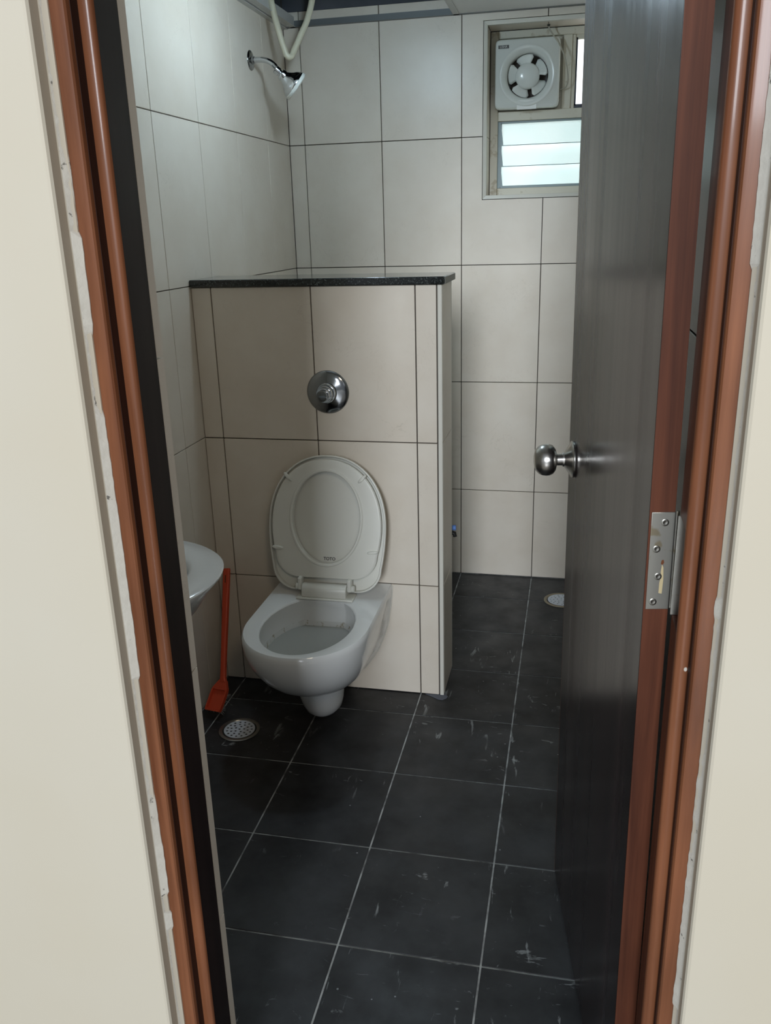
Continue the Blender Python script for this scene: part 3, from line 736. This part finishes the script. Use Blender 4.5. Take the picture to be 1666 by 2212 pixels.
# ------------------------------------------------------------------ shower head
sh = thing('shower_head', 'chrome shower head on a bent arm from the left wall', 'shower head', (XL, -0.136, 1.963))
bm = bm_new(); lathe(bm, [(0.030, 0.0003), (0.031, 0.001), (0.030, 0.003), (0.022, 0.005), (0.013, 0.007), (0.012, 0.014)], (XL, -0.136, 1.963), (1, 0, 0), 36); obj('flange', bm, 'dark_chrome', sh, smooth=True, angle=50)
AX = Vector((0.70, 0.37, -0.62)).normalized(); HC = Vector((-0.822, -0.139, 1.888))
bm = bm_new(); tube(bm, spline([(XL+0.004, -0.136, 1.963), (XL+0.035, -0.136, 1.963), (XL+0.062, -0.136, 1.957), (XL+0.082, -0.1365, 1.944), HC-AX*0.046], 8), 0.0088, 18); obj('arm', bm, 'chrome', sh, smooth=True)
bm = bm_new(); lathe(bm, [(0.0095, -0.066), (0.0135, -0.064), (0.0135, -0.050), (0.0105, -0.048), (0.0105, -0.044), (0.0165, -0.042), (0.0185, -0.036), (0.0170, -0.028), (0.0175, -0.026)], HC, AX, 28); obj('swivel_nut', bm, 'chrome', sh, smooth=True, angle=35)
bm = bm_new(); lathe(bm, [(0.0175, -0.028), (0.021, -0.022), (0.029, -0.012), (0.0385, -0.003), (0.0445, 0.005), (0.0465, 0.010), (0.0465, 0.0125)], HC, AX, 44); obj('bell', bm, 'chrome', sh, smooth=True, angle=50)
bm = bm_new(); lathe(bm, [(0.0475, 0.0122), (0.0490, 0.014), (0.0488, 0.0215), (0.046, 0.0240), (0.001, 0.0250)], HC, AX, 44); sp_ = obj('spray_face', bm, 'fan_plastic', sh, smooth=True, angle=40)

# ------------------------------------------------------------------ hanging hose and pipes in the ceiling void
hs = thing('hanging_hose', 'cream plastic hose bent double hanging out of the open ceiling', 'hose', (-0.86, -0.02, 1.975))
HP = [(-0.900, -0.035, 2.38), (-0.905, -0.035, 2.25), (-0.892, -0.032, 2.14), (-0.872, -0.028, 2.05), (-0.856, -0.024, 1.994), (-0.8515, -0.022, 1.984), (-0.846, -0.019, 1.9795), (-0.8405, -0.013, 1.982), (-0.836, -0.006, 1.991), (-0.812, 0.012, 2.045), (-0.787, 0.028, 2.10), (-0.768, 0.038, 2.17), (-0.768, 0.045, 2.23), (-0.80, 0.05, 2.31), (-0.86, 0.05, 2.36)]
bm = bm_new(); tube(bm, spline([(x-0.017, y, z+0.006) for x, y, z in HP], 6), 0.0105, 16)
obj('hose', bm, 'cream_pvc', hs, smooth=True)
cd = thing('overhead_pipe', 'grey plastic pipe crossing the dark void above the ceiling', 'pipe', (-0.85, 0.10, 2.48))
bm = bm_new(); tube(bm, [(-0.925, -0.30, 2.50), (-0.70, 0.215, 2.47)], 0.016, 16); obj('pipe', bm, 'grey_pvc', cd, smooth=True)
bm = bm_new(); tube(bm, [(-0.800, -0.014, 2.4835), (-0.780, 0.032, 2.481)], 0.020, 16); obj('coupling', bm, 'grey_pvc', cd, smooth=True)

# ------------------------------------------------------------------ washbasin (left wall, mostly hidden by the frame)
bz = 0.80
basin = thing('washbasin', 'white ceramic washbasin peeking out beside the door frame', 'sink', (-0.80, -1.76, bz-0.2))
def bring(sx, sy, z, cx=-0.765, cy=-1.765):
    r = []
    for k in range(64):
        a = 2*PI*k/64; c, s = math.cos(a), math.sin(a)
        x = cx + 0.250*sx*math.copysign(abs(c)**(2/2.2), c); y = cy + 0.215*sy*math.copysign(abs(s)**(2/2.2), s)
        r.append((max(x, XL+0.0008), y, z))
    return r
bm = bm_new()
loft(bm, [bring(0.28, 0.34, bz-0.225, -0.83), bring(0.42, 0.46, bz-0.200, -0.82), bring(0.64, 0.68, bz-0.142, -0.80), bring(0.84, 0.86, bz-0.078, -0.78), bring(0.95, 0.97, bz-0.022, -0.768), bring(0.995, 0.998, bz-0.008), bring(1.0, 1.0, bz-0.003), bring(0.985, 0.985, bz), bring(0.76, 0.74, bz-0.001), bring(0.73, 0.71, bz-0.004), bring(0.71, 0.69, bz-0.015), bring(0.66, 0.64, bz-0.07), bring(0.45, 0.44, bz-0.115), bring(0.15, 0.15, bz-0.13)], True, True)
obj('bowl', bm, 'porcelain', basin, smooth=True, angle=60)
bm = bm_new(); lathe(bm, [(0.022, 0.001), (0.020, 0.003), (0.008, 0.002)], (-0.765, -1.765, bz-0.13), (0, 0, 1), 20); obj('waste', bm, 'chrome', basin, smooth=True)

# ------------------------------------------------------------------ toilet brush leaning in the corner
br = thing('scrubbing_brush', 'orange plastic scrubbing brush leaning in the corner beside the toilet', 'brush', (-0.90, -0.99, 0.0))
T0, T1 = Vector((-0.917, -0.800, 0.408)), Vector((-0.890, -0.967, 0.098))
ax = (T1-T0).normalized(); sd = Vector((1, -0.25, 0)); sd = (sd - ax*sd.dot(ax)).normalized(); nn = ax.cross(sd).normalized()
if nn.y > 0: nn = -nn
def bsec(c, w_, th, k=12, ex=4):
    r = []
    for i in range(k*2):
        a = 2*PI*i/(k*2); cs, sn = math.cos(a), math.sin(a)
        r.append(c + sd*(w_*math.copysign(abs(cs)**(2/ex), cs)) + nn*(th*math.copysign(abs(sn)**(2/ex), sn)))
    return r
Ln = (T1-T0).length
bm = bm_new()
loft(bm, [bsec(T0+ax*Ln*t, w_, th) for t, w_, th in ((0.0, 0.0108, 0.005), (0.015, 0.0118, 0.006), (0.12, 0.0118, 0.0065), (0.3, 0.0108, 0.0075), (0.5, 0.0098, 0.008), (0.7, 0.0088, 0.008), (0.88, 0.0086, 0.0075), (0.97, 0.0095, 0.0072), (1.0, 0.0125, 0.007))])
obj('handle', bm, 'orange_plastic', br, smooth=True, angle=50)
bm = bm_new(); box(bm, -0.0016, 0.0016, -0.0004, 0.0012, -0.012, 0.012)
mt = Matrix((( sd.x, nn.x, ax.x, 0), (sd.y, nn.y, ax.y, 0), (sd.z, nn.z, ax.z, 0), (0, 0, 0, 1)))
bmesh.ops.transform(bm, matrix=Matrix.Translation(T0+ax*0.034+nn*0.0063) @ mt, verts=bm.verts); obj('hanging_slot', bm, 'rust', br)
# paddle shaped head bends forward; tray with a raised rim
hx_ = Vector((-0.10, -0.62, -0.78)).normalized()
P0 = T1 - ax*0.004
hs_ = Vector((1, -0.30, 0)); hs_ = (hs_ - hx_*hs_.dot(hx_)).normalized(); hn = hx_.cross(hs_).normalized()
if hn.y > 0: hn = -hn
OUT = [(0.0, 0.0125), (0.010, 0.018), (0.024, 0.0262), (0.032, 0.0285), (0.060, 0.0290), (0.090, 0.0285), (0.097, 0.0265)]
def hloop(k, n, dt=0.0):
    L1 = [(t, w_) for t, w_ in OUT]
    if k: L1 = [(max(t, 0.030)+0.0, w_) for t, w_ in L1]
    pts_ = [(min(t, 0.0975-k), -(w_-k)) for t, w_ in L1] + [(min(t, 0.0975-k), w_-k) for t, w_ in L1[::-1]]
    if k: pts_ = [(t, math.copysign(min(abs(w_), 0.0262-k+0.002), w_)) for t, w_ in pts_]
    return [P0 + hx_*t + hs_*(w_ - 0.10*t) + hn*n for t, w_ in pts_]
bm = bm_new()
loft(bm, [hloop(0, -0.008), hloop(0, 0.004), hloop(0.0045, 0.0042), hloop(0.006, -0.004)]); obj('head', bm, 'orange_plastic', br, smooth=True, angle=30)
bm = bm_new()
for i in range(170):
    t = random.uniform(0.04, 0.092); s = random.uniform(-0.022, 0.024)
    c = P0 + hx_*t + hs_*(s-0.1*t) - hn*0.006
    d = (-hn + hs_*(0.35*s/0.024 + random.uniform(-0.15, 0.25)) + hx_*(0.5*(t-0.06)/0.03 + random.uniform(-0.15, 0.15))).normalized()
    ln = random.uniform(0.019, 0.026)
    e = c + d*ln
    if e.z < 0.001: e = c + d*max(0.002, (c.z-0.001)/max(1e-4, -d.z)) if d.z < 0 else e
    tube(bm, [c, (c+e)/2, e], [0.0006, 0.0005, 0.0003], 4)
o = obj('bristles', bm, 'bristle', br); o['kind'] = 'stuff'

# ------------------------------------------------------------------ floor drains
def drain(cx, cy, ro, label, rim_m, dx=0.0, dy=0.0):
    d = thing('floor_drain', label, 'drain', (cx, cy, 0.0), 'round floor drains')
    bm = bm_new(); lathe(bm, [(ro-0.004, 0.0005), (ro, 0.001), (ro, 0.0026), (ro-0.003, 0.0040), (ro-0.010, 0.0036), (ro-0.0115, 0.0012), (ro-0.012, 0.0006)], (cx, cy, 0), (0, 0, 1), 56, False, False); obj('rim', bm, rim_m, d, smooth=True, angle=40)
    bm = bm_new(); lathe(bm, [(ro-0.0115, 0.0004), (ro-0.0115, 0.0007)], (cx, cy, 0), (0, 0, 1), 48); obj('well', bm, 'drain_dark', d)
    r = ro-0.0155; bm = bm_new(); N_ = 48
    vo_ = [bm.verts.new((cx+dx+r*math.cos(2*PI*k/N_), cy+dy+r*math.sin(2*PI*k/N_), 0.0036)) for k in range(N_)]
    ed = [bm.edges.new((vo_[k], vo_[(k+1) % N_])) for k in range(N_)]
    spots = [(0, 0)] + [(0.30*r*math.cos(a), 0.30*r*math.sin(a)) for a in [2*PI*k/5+0.3 for k in range(5)]] + [(0.55*r*math.cos(a), 0.55*r*math.sin(a)) for a in [2*PI*k/10 for k in range(10)]] + [(0.80*r*math.cos(a), 0.80*r*math.sin(a)) for a in [2*PI*k/15+0.2 for k in range(15)]]
    for (hx__, hy__) in spots:
        hv = [bm.verts.new((cx+dx+hx__+0.0037*math.cos(2*PI*k/10), cy+dy+hy__+0.0037*math.sin(2*PI*k/10), 0.0036)) for k in range(10)]
        ed += [bm.edges.new((hv[k], hv[(k+1) % 10])) for k in range(10)]
    bmesh.ops.triangle_fill(bm, edges=ed, use_beauty=True, use_dissolve=False)
    o = obj('grate', bm, 'drain_white', d); md = o.modifiers.new('thick', 'SOLIDIFY'); md.thickness = 0.0018; md.offset = -1
    return d
drain(-0.803, -1.072, 0.062, 'round steel floor drain with white perforated grate beside the toilet', 'drain_steel')
drain(0.128, 0.016, 0.068, 'round floor drain with yellowed rim near the back wall, half behind the door', 'drain_cement')

# ------------------------------------------------------------------ blue capped tap showing past the partition
tp = thing('wall_tap', 'small tap with a blue cap just showing past the partition end', 'tap', (-0.262, PY+PD, 0.47))
ty = PY+PD
bm = bm_new(); lathe(bm, [(0.022, 0.0003), (0.021, 0.004), (0.011, 0.006), (0.010, 0.045)], (-0.262, ty, 0.470), (0, 1, 0), 24); obj('flange', bm, 'chrome', tp, smooth=True)
bm = bm_new(); tube(bm, [(-0.262, ty+0.040, 0.470), (-0.240, ty+0.043, 0.470), (-0.2235, ty+0.044, 0.466), (-0.2215, ty+0.044, 0.455)], [0.010, 0.009, 0.0075, 0.0065], 14); obj('spout', bm, 'rubber_black', tp, smooth=True)
bm = bm_new(); tube(bm, [(-0.262, ty+0.044, 0.478), (-0.242, ty+0.044, 0.484), (-0.2185, ty+0.044, 0.486)], [0.007, 0.008, 0.009], 14); obj('handle', bm, 'blue_plastic', tp, smooth=True)

# ------------------------------------------------------------------ ceiling lamp inside the bathroom (lights the room from above the partition)
LX_, LY_, LZ_ = -0.50, -0.69, ZC-0.058
lm = thing('ceiling_lamp', 'small round globe lamp on the ceiling above the partition', 'lamp', (LX_, LY_, LZ_))
bm = bm_new(); lathe(bm, [(0.034, 0.0), (0.036, 0.004), (0.036, 0.016)], (LX_, LY_, ZC-0.0195), (0, 0, 1), 32); obj('lamp_base', bm, 'lamp_ring', lm, smooth=True, angle=40)
bm = bm_new(); lathe(bm, [(0.042*math.sin(PI*k/14), -0.042*math.cos(PI*k/14)) for k in range(1, 12)], (LX_, LY_, LZ_), (0, 0, 1), 28); obj('lamp_globe', bm, 'lamp_glow', lm, smooth=True, angle=80)
